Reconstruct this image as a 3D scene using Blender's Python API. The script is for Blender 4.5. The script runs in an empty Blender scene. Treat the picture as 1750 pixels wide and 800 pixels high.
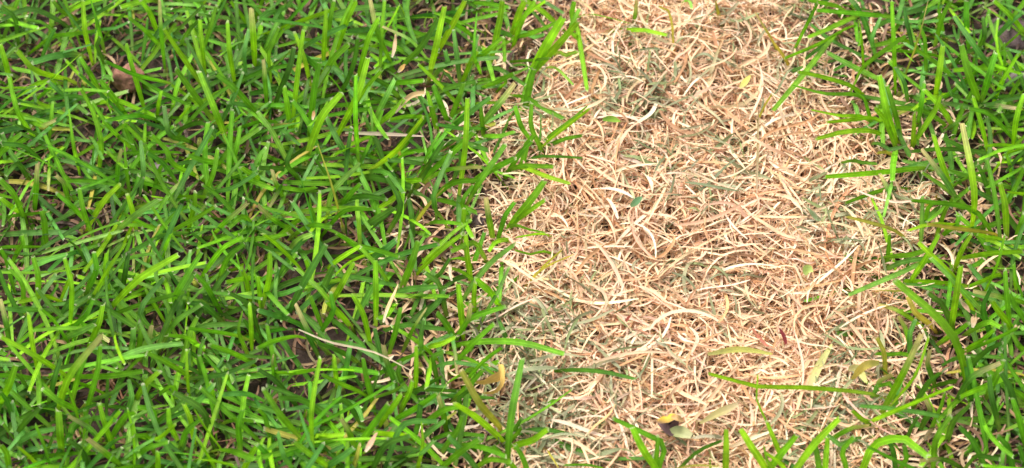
import bpy, math, random
import numpy as np
from mathutils import Vector

# ------------------------------------------------------------------ camera, sky, sun, exposure
sc = bpy.context.scene
col = sc.collection
DIST, PITCH, LENS = 1.2, math.radians(54), 80.0
cam_d = bpy.data.cameras.new('camera'); cam = bpy.data.objects.new('camera', cam_d); col.objects.link(cam)
CAM = np.array([0.0, -DIST*math.cos(PITCH), DIST*math.sin(PITCH)])
cam.location = CAM; cam.rotation_euler = (math.pi/2 - PITCH, 0, 0)
cam_d.lens = LENS; cam_d.sensor_width = 36; cam_d.clip_start = 0.02; cam_d.clip_end = 1000
cam_d.dof.use_dof = True; cam_d.dof.focus_distance = DIST - 0.02; cam_d.dof.aperture_fstop = 9
sc.camera = cam
SUN_EL, SUN_AZ = math.radians(63), math.radians(-38)     # azimuth from +Y, clockwise seen from above
w = bpy.data.worlds.new('World'); sc.world = w; w.use_nodes = True
nt = w.node_tree; nt.nodes.clear()
sky = nt.nodes.new('ShaderNodeTexSky'); sky.sky_type = 'NISHITA'; sky.sun_disc = False
sky.sun_elevation = SUN_EL; sky.sun_rotation = SUN_AZ; sky.dust_density = 4.0
hs = nt.nodes.new('ShaderNodeHueSaturation'); hs.inputs['Saturation'].default_value = 0.3
bg = nt.nodes.new('ShaderNodeBackground'); bg.inputs['Strength'].default_value = 0.12
wo = nt.nodes.new('ShaderNodeOutputWorld')
nt.links.new(sky.outputs[0], hs.inputs['Color']); nt.links.new(hs.outputs[0], bg.inputs[0]); nt.links.new(bg.outputs[0], wo.inputs[0])
sun_d = bpy.data.lights.new('sun', 'SUN'); sun = bpy.data.objects.new('sun', sun_d); col.objects.link(sun)
sun_d.energy = 1.5; sun_d.angle = math.radians(22); sun_d.color = (1.0, 0.95, 0.86)
sv = Vector((math.sin(SUN_AZ)*math.cos(SUN_EL), math.cos(SUN_AZ)*math.cos(SUN_EL), math.sin(SUN_EL)))
sun.rotation_euler = sv.to_track_quat('Z', 'Y').to_euler(); sun.location = sv*5
vs = sc.view_settings; vs.view_transform = 'Standard'; vs.look = 'None'; vs.gamma = 1; vs.use_curve_mapping = False
vs.exposure = 1.2
sc.cycles.use_denoising = True
sc.cycles.max_bounces = 10; sc.cycles.transmission_bounces = 8

rng = np.random.default_rng(11); random.seed(5)
R_ = np.array([1.0, 0, 0]); F_ = np.array([0, math.cos(PITCH), -math.sin(PITCH)]); U_ = np.array([0, math.sin(PITCH), math.cos(PITCH)])
TAN = 18.0/LENS
def at(x, y, z):
    """photo position (1750 x 800) -> the point of the place at height z"""
    d = F_ + R_*((x - 875)/875*TAN) + U_*((400 - y)/875*TAN)
    return CAM + d*((z - CAM[2])/d[2])
def to_px(p):
    v = np.asarray(p) - CAM
    f = v @ F_
    return 875 + (v @ R_)/f/TAN*875, 400 - (v @ U_)/f/TAN*875

# ------------------------------------------------------------------ materials
def nodes(m):
    m.use_nodes = True; t = m.node_tree; t.nodes.clear(); return t
def leaf_material(name, rough, spec, trans, vein, trans_gain=(1.25, 1.15, 0.7), mottle=0.25, rib=0.0):
    m = bpy.data.materials.new(name); t = nodes(m); N, L = t.nodes.new, t.links.new
    out = N('ShaderNodeOutputMaterial'); pr = N('ShaderNodeBsdfPrincipled'); tr = N('ShaderNodeBsdfTranslucent'); mx = N('ShaderNodeMixShader')
    tint = N('ShaderNodeAttribute'); tint.attribute_name = 'tint'
    uv = N('ShaderNodeAttribute'); uv.attribute_name = 'blade_uv'
    sep = N('ShaderNodeSeparateColor'); L(uv.outputs['Color'], sep.inputs[0])
    # veins run along the blade
    comb = N('ShaderNodeCombineXYZ'); sx = N('ShaderNodeMath'); sx.operation = 'MULTIPLY'; sx.inputs[1].default_value = 9.0
    L(sep.outputs[0], sx.inputs[0]); L(sx.outputs[0], comb.inputs[0])
    sy = N('ShaderNodeMath'); sy.operation = 'MULTIPLY'; sy.inputs[1].default_value = 60.0; L(sep.outputs[1], sy.inputs[0]); L(sy.outputs[0], comb.inputs[1])
    sz = N('ShaderNodeMath'); sz.operation = 'MULTIPLY'; sz.inputs[1].default_value = 50.0; L(sep.outputs[2], sz.inputs[0]); L(sz.outputs[0], comb.inputs[2])
    n1 = N('ShaderNodeTexNoise'); n1.inputs['Scale'].default_value = 1.0; n1.inputs['Detail'].default_value = 2; L(comb.outputs[0], n1.inputs['Vector'])
    geo = N('ShaderNodeNewGeometry')
    n2 = N('ShaderNodeTexNoise'); n2.inputs['Scale'].default_value = 160; n2.inputs['Detail'].default_value = 3; L(geo.outputs['Position'], n2.inputs['Vector'])
    r1 = N('ShaderNodeMapRange'); r1.inputs[1].default_value = 0.3; r1.inputs[2].default_value = 0.7; r1.inputs[3].default_value = 1 - vein; r1.inputs[4].default_value = 1 + vein; L(n1.outputs['Fac'], r1.inputs[0])
    r2 = N('ShaderNodeMapRange'); r2.inputs[1].default_value = 0.3; r2.inputs[2].default_value = 0.7; r2.inputs[3].default_value = 1 - mottle; r2.inputs[4].default_value = 1 + mottle; L(n2.outputs['Fac'], r2.inputs[0])
    mm = N('ShaderNodeMath'); mm.operation = 'MULTIPLY'; L(r1.outputs[0], mm.inputs[0]); L(r2.outputs[0], mm.inputs[1])
    vm = N('ShaderNodeVectorMath'); vm.operation = 'SCALE'; L(tint.outputs['Color'], vm.inputs[0]); L(mm.outputs[0], vm.inputs['Scale'])
    if rib:
        ab = N('ShaderNodeMath'); ab.operation = 'ABSOLUTE'; L(sep.outputs[0], ab.inputs[0])
        rr = N('ShaderNodeMapRange'); rr.inputs[1].default_value = 0.0; rr.inputs[2].default_value = 0.3; rr.inputs[3].default_value = 1 + rib; rr.inputs[4].default_value = 1.0; L(ab.outputs[0], rr.inputs[0])
        m2 = N('ShaderNodeMath'); m2.operation = 'MULTIPLY'; L(mm.outputs[0], m2.inputs[0]); L(rr.outputs[0], m2.inputs[1]); L(m2.outputs[0], vm.inputs['Scale'])
    L(vm.outputs[0], pr.inputs['Base Color'])
    tg = N('ShaderNodeVectorMath'); tg.operation = 'MULTIPLY'; tg.inputs[1].default_value = trans_gain; L(vm.outputs[0], tg.inputs[0]); L(tg.outputs[0], tr.inputs['Color'])
    pr.inputs['Roughness'].default_value = rough; pr.inputs['Specular IOR Level'].default_value = spec
    bp = N('ShaderNodeBump'); bp.inputs['Strength'].default_value = 0.35; bp.inputs['Distance'].default_value = 0.0004
    L(n1.outputs['Fac'], bp.inputs['Height']); L(bp.outputs[0], pr.inputs['Normal'])
    mx.inputs[0].default_value = trans; L(pr.outputs[0], mx.inputs[1]); L(tr.outputs[0], mx.inputs[2]); L(mx.outputs[0], out.inputs[0])
    return m
M_GREEN = leaf_material('green_leaf', 0.42, 0.26, 0.42, 0.24, (1.25, 1.2, 0.6), rib=0.35)
M_STRAW = leaf_material('dry_straw', 0.5, 0.35, 0.22, 0.14, (1.05, 0.95, 0.8), 0.12)

def mineral(name, ca, cb, scale, bump, dist=0.002):
    m = bpy.data.materials.new(name); t = nodes(m); N, L = t.nodes.new, t.links.new
    out = N('ShaderNodeOutputMaterial'); pr = N('ShaderNodeBsdfPrincipled'); geo = N('ShaderNodeNewGeometry')
    n = N('ShaderNodeTexNoise'); n.inputs['Scale'].default_value = scale; n.inputs['Detail'].default_value = 8; n.inputs['Roughness'].default_value = 0.7
    L(geo.outputs['Position'], n.inputs['Vector'])
    cr = N('ShaderNodeValToRGB'); cr.color_ramp.elements[0].position = 0.32; cr.color_ramp.elements[1].position = 0.7
    cr.color_ramp.elements[0].color = (*ca, 1); cr.color_ramp.elements[1].color = (*cb, 1)
    L(n.outputs['Fac'], cr.inputs[0]); L(cr.outputs[0], pr.inputs['Base Color']); pr.inputs['Roughness'].default_value = 0.9
    b = N('ShaderNodeBump'); b.inputs['Strength'].default_value = bump; b.inputs['Distance'].default_value = dist
    L(n.outputs['Fac'], b.inputs['Height']); L(b.outputs[0], pr.inputs['Normal']); L(pr.outputs[0], out.inputs[0])
    return m
M_SOIL = mineral('soil', (0.022, 0.012, 0.008), (0.075, 0.042, 0.029), 260, 0.8)
M_CLAY = mineral('red_clay', (0.15, 0.062, 0.038), (0.33, 0.16, 0.10), 420, 0.6, 0.0012)
M_STONE = mineral('grey_stone', (0.13, 0.10, 0.10), (0.27, 0.215, 0.21), 240, 0.5, 0.001)
M_CLOD = mineral('dark_clod', (0.05, 0.03, 0.03), (0.13, 0.085, 0.08), 280, 0.7)

# ------------------------------------------------------------------ ribbons: n blades of k rings at once
def ribbons(P, W, NR, twist, fold, prof, c0, c1, ctip, tip_ring, rag, across=3):
    """P n,k,3 centre lines; W n widths; NR n,3 facing; twist n (rad over the length); prof k width profile;
    c0/c1/ctip n,3 colours at base, middle and cut end; tip_ring bool: last ring gets ctip"""
    n, k, _ = P.shape
    T = np.gradient(P, axis=1); T /= np.linalg.norm(T, axis=2, keepdims=True) + 1e-12
    S = np.cross(T, NR[:, None, :]); S /= np.linalg.norm(S, axis=2, keepdims=True) + 1e-9
    B = np.cross(S, T)
    s = np.linspace(0, 1, k)
    a = (twist[:, None]*(s - 0.4)[None, :])[..., None]
    S, B = S*np.cos(a) + B*np.sin(a), B*np.cos(a) - S*np.sin(a)
    hw = (W[:, None]*0.5*prof[None, :])[..., None]
    left, right = P - S*hw, P + S*hw
    mid = P - B*hw*fold[:, None, None]
    if rag is not None:
        left[:, -1] += T[:, -1]*rag[:, 0:1]; right[:, -1] += T[:, -1]*rag[:, 1:2]; mid[:, -1] += T[:, -1]*rag[:, 2:3]
    rows = [left, mid, right] if across == 3 else [left, right]
    V = np.stack(rows, axis=2)                       # n,k,A,3
    A = len(rows)
    t = np.clip(s/0.45, 0, 1)[None, :, None]
    C = c0[:, None, :]*(1 - t) + c1[:, None, :]*t
    if tip_ring: C[:, -1] = ctip
    C = np.repeat(C[:, :, None, :], A, axis=2)
    ln = np.concatenate([np.zeros((n, 1)), np.cumsum(np.linalg.norm(np.diff(P, axis=1), axis=2), axis=1)], axis=1)
    UV = np.zeros((n, k, A, 3)); UV[..., 0] = np.linspace(-1, 1, A)[None, None, :]; UV[..., 1] = ln[:, :, None]; UV[..., 2] = rng.random(n)[:, None, None]
    idx = np.arange(k*A).reshape(k, A)
    q = np.stack([idx[:-1, :-1], idx[:-1, 1:], idx[1:, 1:], idx[1:, :-1]], axis=-1).reshape(-1, 4)
    Fc = (np.arange(n)[:, None, None]*(k*A) + q[None]).reshape(-1, 4)
    return V.reshape(-1, 3), Fc, C.reshape(-1, 3), UV.reshape(-1, 3)

def mesh_of(name, V, Fc, C, UV, mat):
    me = bpy.data.meshes.new(name)
    me.vertices.add(len(V)); me.vertices.foreach_set('co', np.ascontiguousarray(V, dtype=np.float32).ravel())
    me.loops.add(Fc.size); me.loops.foreach_set('vertex_index', np.ascontiguousarray(Fc, dtype=np.int32).ravel())
    me.polygons.add(len(Fc)); me.polygons.foreach_set('loop_start', np.arange(0, Fc.size, 4, dtype=np.int32))
    me.polygons.foreach_set('use_smooth', np.ones(len(Fc), dtype=bool))
    for nm, D in (('tint', C), ('blade_uv', UV)):
        a = me.color_attributes.new(nm, 'FLOAT_COLOR', 'POINT')
        a.data.foreach_set('color', np.concatenate([D, np.ones((len(D), 1))], axis=1).astype(np.float32).ravel())
    me.materials.append(mat); me.update(calc_edges=True)
    return me
def link(name, me, parent=None, loc=None):
    o = bpy.data.objects.new(name, me); col.objects.link(o)
    if parent is not None: o.parent = parent
    if loc is not None: o.location = loc
    return o
def tag(o, label=None, cat=None, group=None, kind=None):
    if label: o['label'] = label
    if cat: o['category'] = cat
    if group: o['group'] = group
    if kind: o['kind'] = kind
    return o

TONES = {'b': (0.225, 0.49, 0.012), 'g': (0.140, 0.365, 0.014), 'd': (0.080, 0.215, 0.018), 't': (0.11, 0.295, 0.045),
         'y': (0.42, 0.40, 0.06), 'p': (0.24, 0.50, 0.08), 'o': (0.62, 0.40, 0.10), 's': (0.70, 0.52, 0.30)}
CUT = np.array((0.72, 0.70, 0.46))
PROF_CUT = np.array([0.42, 0.58, 0.74, 0.87, 0.96, 1.0, 1.0, 0.94, 0.76, 0.70])
PROF_PT = np.array([0.5, 0.7, 0.88, 1.0, 1.0, 0.95, 0.85, 0.66, 0.4, 0.06])
def spline(pts, k):
    """Catmull-Rom through pts, k samples even in length"""
    p = np.asarray(pts, float)
    p = np.vstack([2*p[0] - p[1], p, 2*p[-1] - p[-2]])
    o = []
    for i in range(1, len(p) - 2):
        for t in np.linspace(0, 1, 14, endpoint=False):
            a, b, c, d = p[i-1], p[i], p[i+1], p[i+2]
            o.append(0.5*(2*b + (c - a)*t + (2*a - 5*b + 4*c - d)*t*t + (3*b - a - 3*c + d)*t**3))
    o.append(p[-2]); o = np.array(o)
    ln = np.concatenate([[0], np.cumsum(np.linalg.norm(np.diff(o, axis=0), axis=1))])
    s = np.linspace(0, ln[-1], k)
    s[-2] = max(ln[-1] - 0.0011, s[-3] + 1e-4)          # short last ring: the mown edge
    return np.stack([np.interp(s, ln, o[:, j]) for j in range(3)], axis=1)

# ------------------------------------------------------------------ where the dead patch lies
PATCH_PX = [(1010, -150), (1010, -40), (1000, 60), (955, 130), (915, 170), (905, 260), (890, 330), (870, 400), (850, 460), (845, 530), (868, 600), (885, 680),
            (895, 760), (910, 860), (1000, 960), (1200, 1010), (1400, 960), (1490, 850), (1500, 720), (1520, 620), (1515, 520), (1535, 430), (1545, 350), (1500, 290),
            (1448, 230), (1408, 140), (1378, 60), (1345, -40), (1330, -170), (1180, -230)]
POLY = np.array([at(x, y, 0)[:2] for x, y in PATCH_PX])
def patch_sd(xy):
    """signed distance in metres to the edge of the dead patch, negative inside"""
    xy = np.atleast_2d(xy); a = POLY; b = np.roll(POLY, -1, axis=0)
    d = np.full(len(xy), 9.0); ins = np.zeros(len(xy), bool)
    for p, q in zip(a, b):
        e = q - p; v = xy - p
        t = np.clip((v @ e)/(e @ e), 0, 1)
        d = np.minimum(d, np.linalg.norm(v - t[:, None]*e, axis=1))
        c = (p[1] > xy[:, 1]) != (q[1] > xy[:, 1])
        ins ^= c & (xy[:, 0] < (q[0] - p[0])*(xy[:, 1] - p[1])/(q[1] - p[1] + 1e-12) + p[0])
    return np.where(ins, -d, d)
_ph = rng.random((10, 3))*6.28; _fr = rng.normal(0, 1, (10, 2))
def wob(xy, scale):
    xy = np.atleast_2d(xy); r = np.zeros(len(xy))
    for f, p in zip(_fr, _ph): r += np.sin(xy @ f*scale + p[0])
    return r/3.2

# ------------------------------------------------------------------ ground
def build_ground():
    X = np.concatenate([[-150, -40, -10, -3, -1.6], np.linspace(-0.9, 0.9, 150), [1.6, 3, 10, 40, 150]])
    n = len(X); gx, gy = np.meshgrid(X, X)
    xy = np.stack([gx.ravel(), gy.ravel()], 1)
    near = (np.abs(xy).max(1) < 0.9)
    z = np.where(near, 0.0016*wob(xy, 60) + 0.0011*wob(xy[:, ::-1], 170) - 0.001, -0.002)
    V = np.column_stack([xy, z]); i = np.arange(n*n).reshape(n, n)
    Fc = np.stack([i[:-1, :-1], i[:-1, 1:], i[1:, 1:], i[1:, :-1]], -1).reshape(-1, 4)
    me = mesh_of('ground', V, Fc, np.ones_like(V), np.ones_like(V), M_SOIL)
    tag(link('ground', me), 'dark brown bare soil under the grass and dead straw', 'soil', kind='structure')
build_ground()

# ------------------------------------------------------------------ small landmarks of the place
from mathutils import noise as mnoise
import bmesh
def rock(name, px, size, flat, mat, label, cat, sink=0.35, seed=0, zoff=0.0):
    bm = bmesh.new(); bmesh.ops.create_icosphere(bm, subdivisions=4, radius=1.0)
    for v in bm.verts:
        d = v.co.normalized()
        q = 1 + 0.32*mnoise.noise(d*1.3 + Vector((seed*7.1, 2, 3))) + 0.12*mnoise.noise(d*3.7 + Vector((seed, 5, 1))) + 0.05*mnoise.noise(d*9 + Vector((seed, 1, 8)))
        v.co = Vector((d.x*size[0], d.y*size[1], d.z*flat))*q
    me = bpy.data.meshes.new(name); bm.to_mesh(me); bm.free(); me.materials.append(mat)
    for p in me.polygons: p.use_smooth = True
    p = at(px[0], px[1], flat*0.5)
    return tag(link(name, me, loc=(p[0], p[1], flat*(1 - 2*sink)*0.5 + zoff)), label, cat)
rock('clay_pebble', (222, 146), (0.0088, 0.0075), 0.009, M_CLAY, 'reddish brown clay pebble lying between the green grass tufts', 'pebble', seed=1, zoff=0.009)
rock('grey_stone', (1738, 138), (0.009, 0.0075), 0.008, M_STONE, 'smooth purplish grey stone half buried at the roots of the thin grass', 'stone', seed=2, zoff=0.004)
rock('soil_clod', (1725, 62), (0.017, 0.013), 0.008, M_CLOD, 'wide lump of dark brown soil behind the purplish grey stone', 'clod', seed=3)
rock('small_stone', (276, 297), (0.005, 0.0042), 0.005, M_STONE, 'tiny mauve grey stone among the dense green blades', 'stone', seed=4, zoff=0.006)
rock('soil_clod', (1372, 204), (0.0065, 0.005), 0.005, M_CLOD, 'small dark clod showing through the straw at the patch edge', 'clod', seed=5, zoff=0.004)
rock('soil_clod', (822, 378), (0.007, 0.009), 0.006, M_CLOD, 'blackish soil clod in the brown thatch where lawn meets straw', 'clod', seed=6, zoff=0.001)

def one_ribbon(pts, width, tone, k=10, cut=True, fold=0.16, face=None, twist=0.0, jit=0.12, c0=None, ctip=None, mat=None, rag=0.0006):
    P = spline(pts, k)
    base = P[0].copy(); P = P - base
    cc = np.array(TONES[tone] if isinstance(tone, str) else tone)*(1 + rng.normal(0, jit))*(1 + rng.normal(0, jit*0.5, 3)*np.array([1.3, 0.6, 1]))
    cc = np.clip(cc, 0.004, 0.85)
    NR = (np.array([0, -0.72, 0.65]) + rng.normal(0, 0.24, 3)) if face is None else np.array(face, float)
    if c0 is None: c0 = cc*np.array([1.15, 1.0, 1.1]) if rng.random() < 0.6 else np.array([0.30, 0.36, 0.07])*rng.uniform(0.7, 1.1)
    m_ = rng.uniform(0.1, 1.0); ct = CUT*rng.uniform(0.7, 1.1)*m_ + cc*(1 - m_) if ctip is None else np.array(ctip)
    V, Fc, C, UV = ribbons(P[None], np.array([width]), NR[None]/np.linalg.norm(NR), np.array([twist]), np.array([fold]),
                           PROF_CUT if cut else PROF_PT, np.array(c0)[None], cc[None], ct[None], cut, rng.normal(0, rag, (1, 3)) if cut else None)
    if mat is None and rng.random() < 0.07:                 # a blade whose end has dried
        dry = np.array([0.62, 0.46, 0.22])*rng.uniform(0.7, 1.1)
        for r_, f_ in ((-3, 0.9), (-6, 0.75), (-9, 0.3)): C[r_:(r_ + 3) or None] = C[r_:(r_ + 3) or None]*(1 - f_) + dry*f_
    return mesh_of('blade', V, Fc, C, UV, mat or M_GREEN), base
def px_line(s, h0, h1, arch=0.0):
    q = [tuple(map(float, a.split(','))) for a in s.split()]
    n = len(q)
    return np.array([at(x, y, h0 + (h1 - h0)*i/(n - 1) + arch*math.sin(math.pi*i/(n - 1))) for i, (x, y) in enumerate(q)])
def loose(name, s, h0, h1, width, tone, label, cat, cut=False, arch=0.0, mat=None, fold=0.25, twist=0.3, **kw):
    if name == 'pale_leaf': h0, h1 = h0 + 0.004, h1 + 0.004
    if name == 'tan_leaf': width *= 0.68; cut, fold, twist = True, 0.55, 1.1; kw.setdefault('ctip', np.array(tone)*0.8); kw['rag'] = 0.0016
    me, b = one_ribbon(px_line(s, h0, h1, arch), width, tone, cut=cut, mat=mat or M_STRAW, fold=fold, twist=twist, jit=0.03, **kw)
    return tag(link(name, me, loc=b), label, cat)
ST = (0.80, 0.66, 0.46)
loose('dry_stalk', '510,563 565,585 640,602 704,634', 0.033, 0.028, 0.0011, (0.72, 0.57, 0.38), 'long thin pale dry stem lying across the dense green lawn', 'stem', arch=0.004, c0=ST)
loose('dry_stalk', '590,227 660,229 725,233', 0.026, 0.022, 0.002, (0.72, 0.55, 0.42), 'straight pinkish dry stem between green blades above brown thatch', 'stem', c0=ST)
loose('yellow_leaf', '856,622 857,640 840,648 822,655 812,652', 0.022, 0.024, 0.005, 'o', 'curled orange yellow leaf on grey green clippings beside the lawn', 'leaf', c0=(0.7, 0.5, 0.12), twist=1.2)
loose('yellow_leaf', '858,630 858,655 845,670 825,672', 0.022, 0.022, 0.0028, 'o', 'thin hooked yellow blade beside the curled orange leaf', 'leaf', c0=(0.7, 0.5, 0.12))
loose('tan_leaf', '676,193 700,165 728,158', 0.030, 0.028, 0.0042, (0.66, 0.43, 0.2), 'bent tan dry blade among green blades of the lawn', 'leaf', c0=ST, cut=True)
loose('tan_leaf', '670,98 674,82 676,62', 0.026, 0.032, 0.0034, (0.68, 0.45, 0.26), 'short upright tan dry leaf in the thick lawn', 'leaf', c0=ST)
loose('tan_leaf', '680,124 686,117 692,110', 0.028, 0.032, 0.0036, (0.70, 0.40, 0.12), 'small orange dry flake caught between green blades', 'leaf', c0=ST)
loose('tan_leaf', '624,772 633,758 641,744', 0.030, 0.032, 0.0042, (0.55, 0.34, 0.20), 'wide brown withered blade end between green blades', 'leaf', c0=ST)
loose('tan_leaf', '772,480 769,465 770,448', 0.02, 0.024, 0.0028, (0.80, 0.62, 0.44), 'pale forked dry flake in the thatch at the lawn edge', 'leaf', c0=ST)
loose('tan_leaf', '655,551 661,530 678,492', 0.024, 0.028, 0.003, (0.74, 0.48, 0.24), 'leaning narrow orange straw in the lawn beside the pale stem', 'leaf', c0=ST)
loose('tan_leaf', '1641,512 1647,520 1656,530', 0.028, 0.024, 0.0034, (0.66, 0.42, 0.26), 'pinkish tan dry flake hanging on thin grass', 'leaf', c0=ST)
loose('tan_leaf', '1662,560 1664,550 1665,537', 0.03, 0.034, 0.0045, (0.66, 0.45, 0.25), 'small upright tan flake in the thin grass', 'leaf', c0=ST)
loose('tan_leaf', '1730,565 1736,560 1741,553', 0.026, 0.024, 0.0034, (0.62, 0.42, 0.26), 'rounded tan flake at the outer thin grass', 'leaf', c0=ST)
loose('tan_leaf', '1612,228 1606,240 1597,256', 0.02, 0.018, 0.0038, (0.76, 0.5, 0.3), 'orange tan dry blade under the thin grass clump', 'leaf', c0=ST)
loose('tan_leaf', '534,205 536,195 537,187', 0.026, 0.03, 0.003, (0.58, 0.32, 0.14), 'rusty brown dry scrap low in the thick lawn', 'leaf', c0=ST)
loose('red_sprout', '1066,556 1073,544 1080,536', 0.012, 0.016, 0.0014, (0.42, 0.10, 0.07), 'short dark red stem sticking out of pale straw', 'stem', c0=(0.4, 0.1, 0.07))
loose('red_sprout', '1285,560 1300,580 1320,600', 0.013, 0.014, 0.0016, (0.45, 0.15, 0.09), 'thin reddish stem lying on pale straw', 'stem', c0=(0.4, 0.14, 0.08))
loose('red_sprout', '1344,590 1340,575 1331,560', 0.012, 0.02, 0.0022, (0.32, 0.05, 0.06), 'crimson seedling stem standing in the dead straw', 'stem', c0=(0.4, 0.08, 0.08))
# brown fallen leaf with a yellow end: a curled sheet, plus the pale green leaf under it
def fallen_leaf():
    root = tag(link('fallen_leaf', None, loc=at(1150, 722, 0.008)), 'curled dark purple brown fallen leaf with a yellow edge on the straw', 'leaf')
    def sheet(name, pts, wd, c0, c1, prof, fold, tw, dz):
        b0 = np.array(root.location); P = spline([at(x, y, z) for x, y, z in pts], 10)
        V, Fc, C, UV = ribbons((P - b0)[None], np.array([wd]), np.array([[0.1, -0.3, 0.9]]), np.array([tw]), np.array([fold]), np.array(prof),
                               np.array([c0]), np.array([c1]), np.array([c1]), False, None)
        link(name, mesh_of(name, V, Fc, C, UV, M_STRAW), root)
    pf = [0.25, 0.6, 0.85, 0.95, 1, 1, 0.9, 0.75, 0.5, 0.1]
    sheet('leaf_blade', [(1139, 709, .0185), (1146, 720, .0225), (1155, 738, .016)], 0.0125, (0.75, 0.47, 0.03), (0.13, 0.075, 0.08), [0.3, 0.62, 0.85, 1, 1, 0.96, 0.9, 0.8, 0.62, 0.3], 0.55, 0.6, 0)
    sheet('leaf_edge', [(1147, 712, .022), (1158, 714, .0235), (1169, 719, .019)], 0.003, (0.5, 0.28, 0.1), (0.6, 0.38, 0.16), pf, 0.4, 0.5, 0)
fallen_leaf()
loose('pale_leaf', '1182,745 1165,738 1150,738 1138,742', 0.013, 0.013, 0.0058, (0.36, 0.40, 0.17), 'pale olive green leaf lying beside the purple brown fallen leaf', 'leaf', c0=(0.45, 0.45, 0.22))
loose('pale_leaf', '1262,690 1225,707 1195,724', 0.014, 0.012, 0.0042, (0.66, 0.60, 0.25), 'broad pale yellow blade lying flat on straw near the fallen leaf', 'leaf', c0=(0.74, 0.6, 0.36))
loose('pale_leaf', '1380,668 1400,625 1422,588', 0.010, 0.012, 0.0042, (0.60, 0.60, 0.22), 'wide pale yellow green dead blade at the straw edge', 'leaf', c0=(0.7, 0.62, 0.34))
loose('pale_leaf', '1450,630 1465,630 1482,655', 0.015, 0.012, 0.004, (0.62, 0.60, 0.2), 'slender greenish yellow blade beside the thin grass', 'leaf', c0=(0.7, 0.62, 0.34))
loose('pale_leaf', '1503,620 1478,625 1455,650', 0.02, 0.012, 0.0042, (0.68, 0.55, 0.12), 'golden yellow dying blade arching onto the straw', 'leaf', c0=(0.5, 0.5, 0.12), arch=0.008)
loose('pale_leaf', '1210,605 1265,597 1320,605', 0.014, 0.014, 0.0032, (0.56, 0.58, 0.14), 'long thin yellow green blade lying on the straw', 'leaf', c0=(0.6, 0.6, 0.2))
loose('pale_leaf', '1265,150 1275,138 1283,128', 0.010, 0.010, 0.0032, (0.62, 0.58, 0.14), 'short yellow blade lying on pale straw', 'leaf', c0=(0.6, 0.6, 0.2))
loose('pale_leaf', '1030,204 1045,203 1061,208', 0.015, 0.015, 0.0034, (0.22, 0.42, 0.04), 'small bright green clipping alone on pale straw', 'clipping', c0=(0.2, 0.42, 0.05))
loose('pale_leaf', '1078,352 1088,344 1098,336', 0.015, 0.015, 0.0038, (0.17, 0.36, 0.16), 'short teal green clipping on the pale straw', 'clipping', c0=(0.2, 0.36, 0.15))
loose('pale_leaf', '1374,468 1380,460 1390,464', 0.014, 0.014, 0.005, (0.38, 0.50, 0.13), 'small rounded light green leaf on the straw', 'leaf', c0=(0.4, 0.5, 0.15))
loose('pale_leaf', '1293,345 1296,200 1297,190', 0.012, 0.012, 0.002, (0.5, 0.4, 0.2), 'straight long brown straw lying on the dead patch', 'straw', c0=ST)

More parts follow.
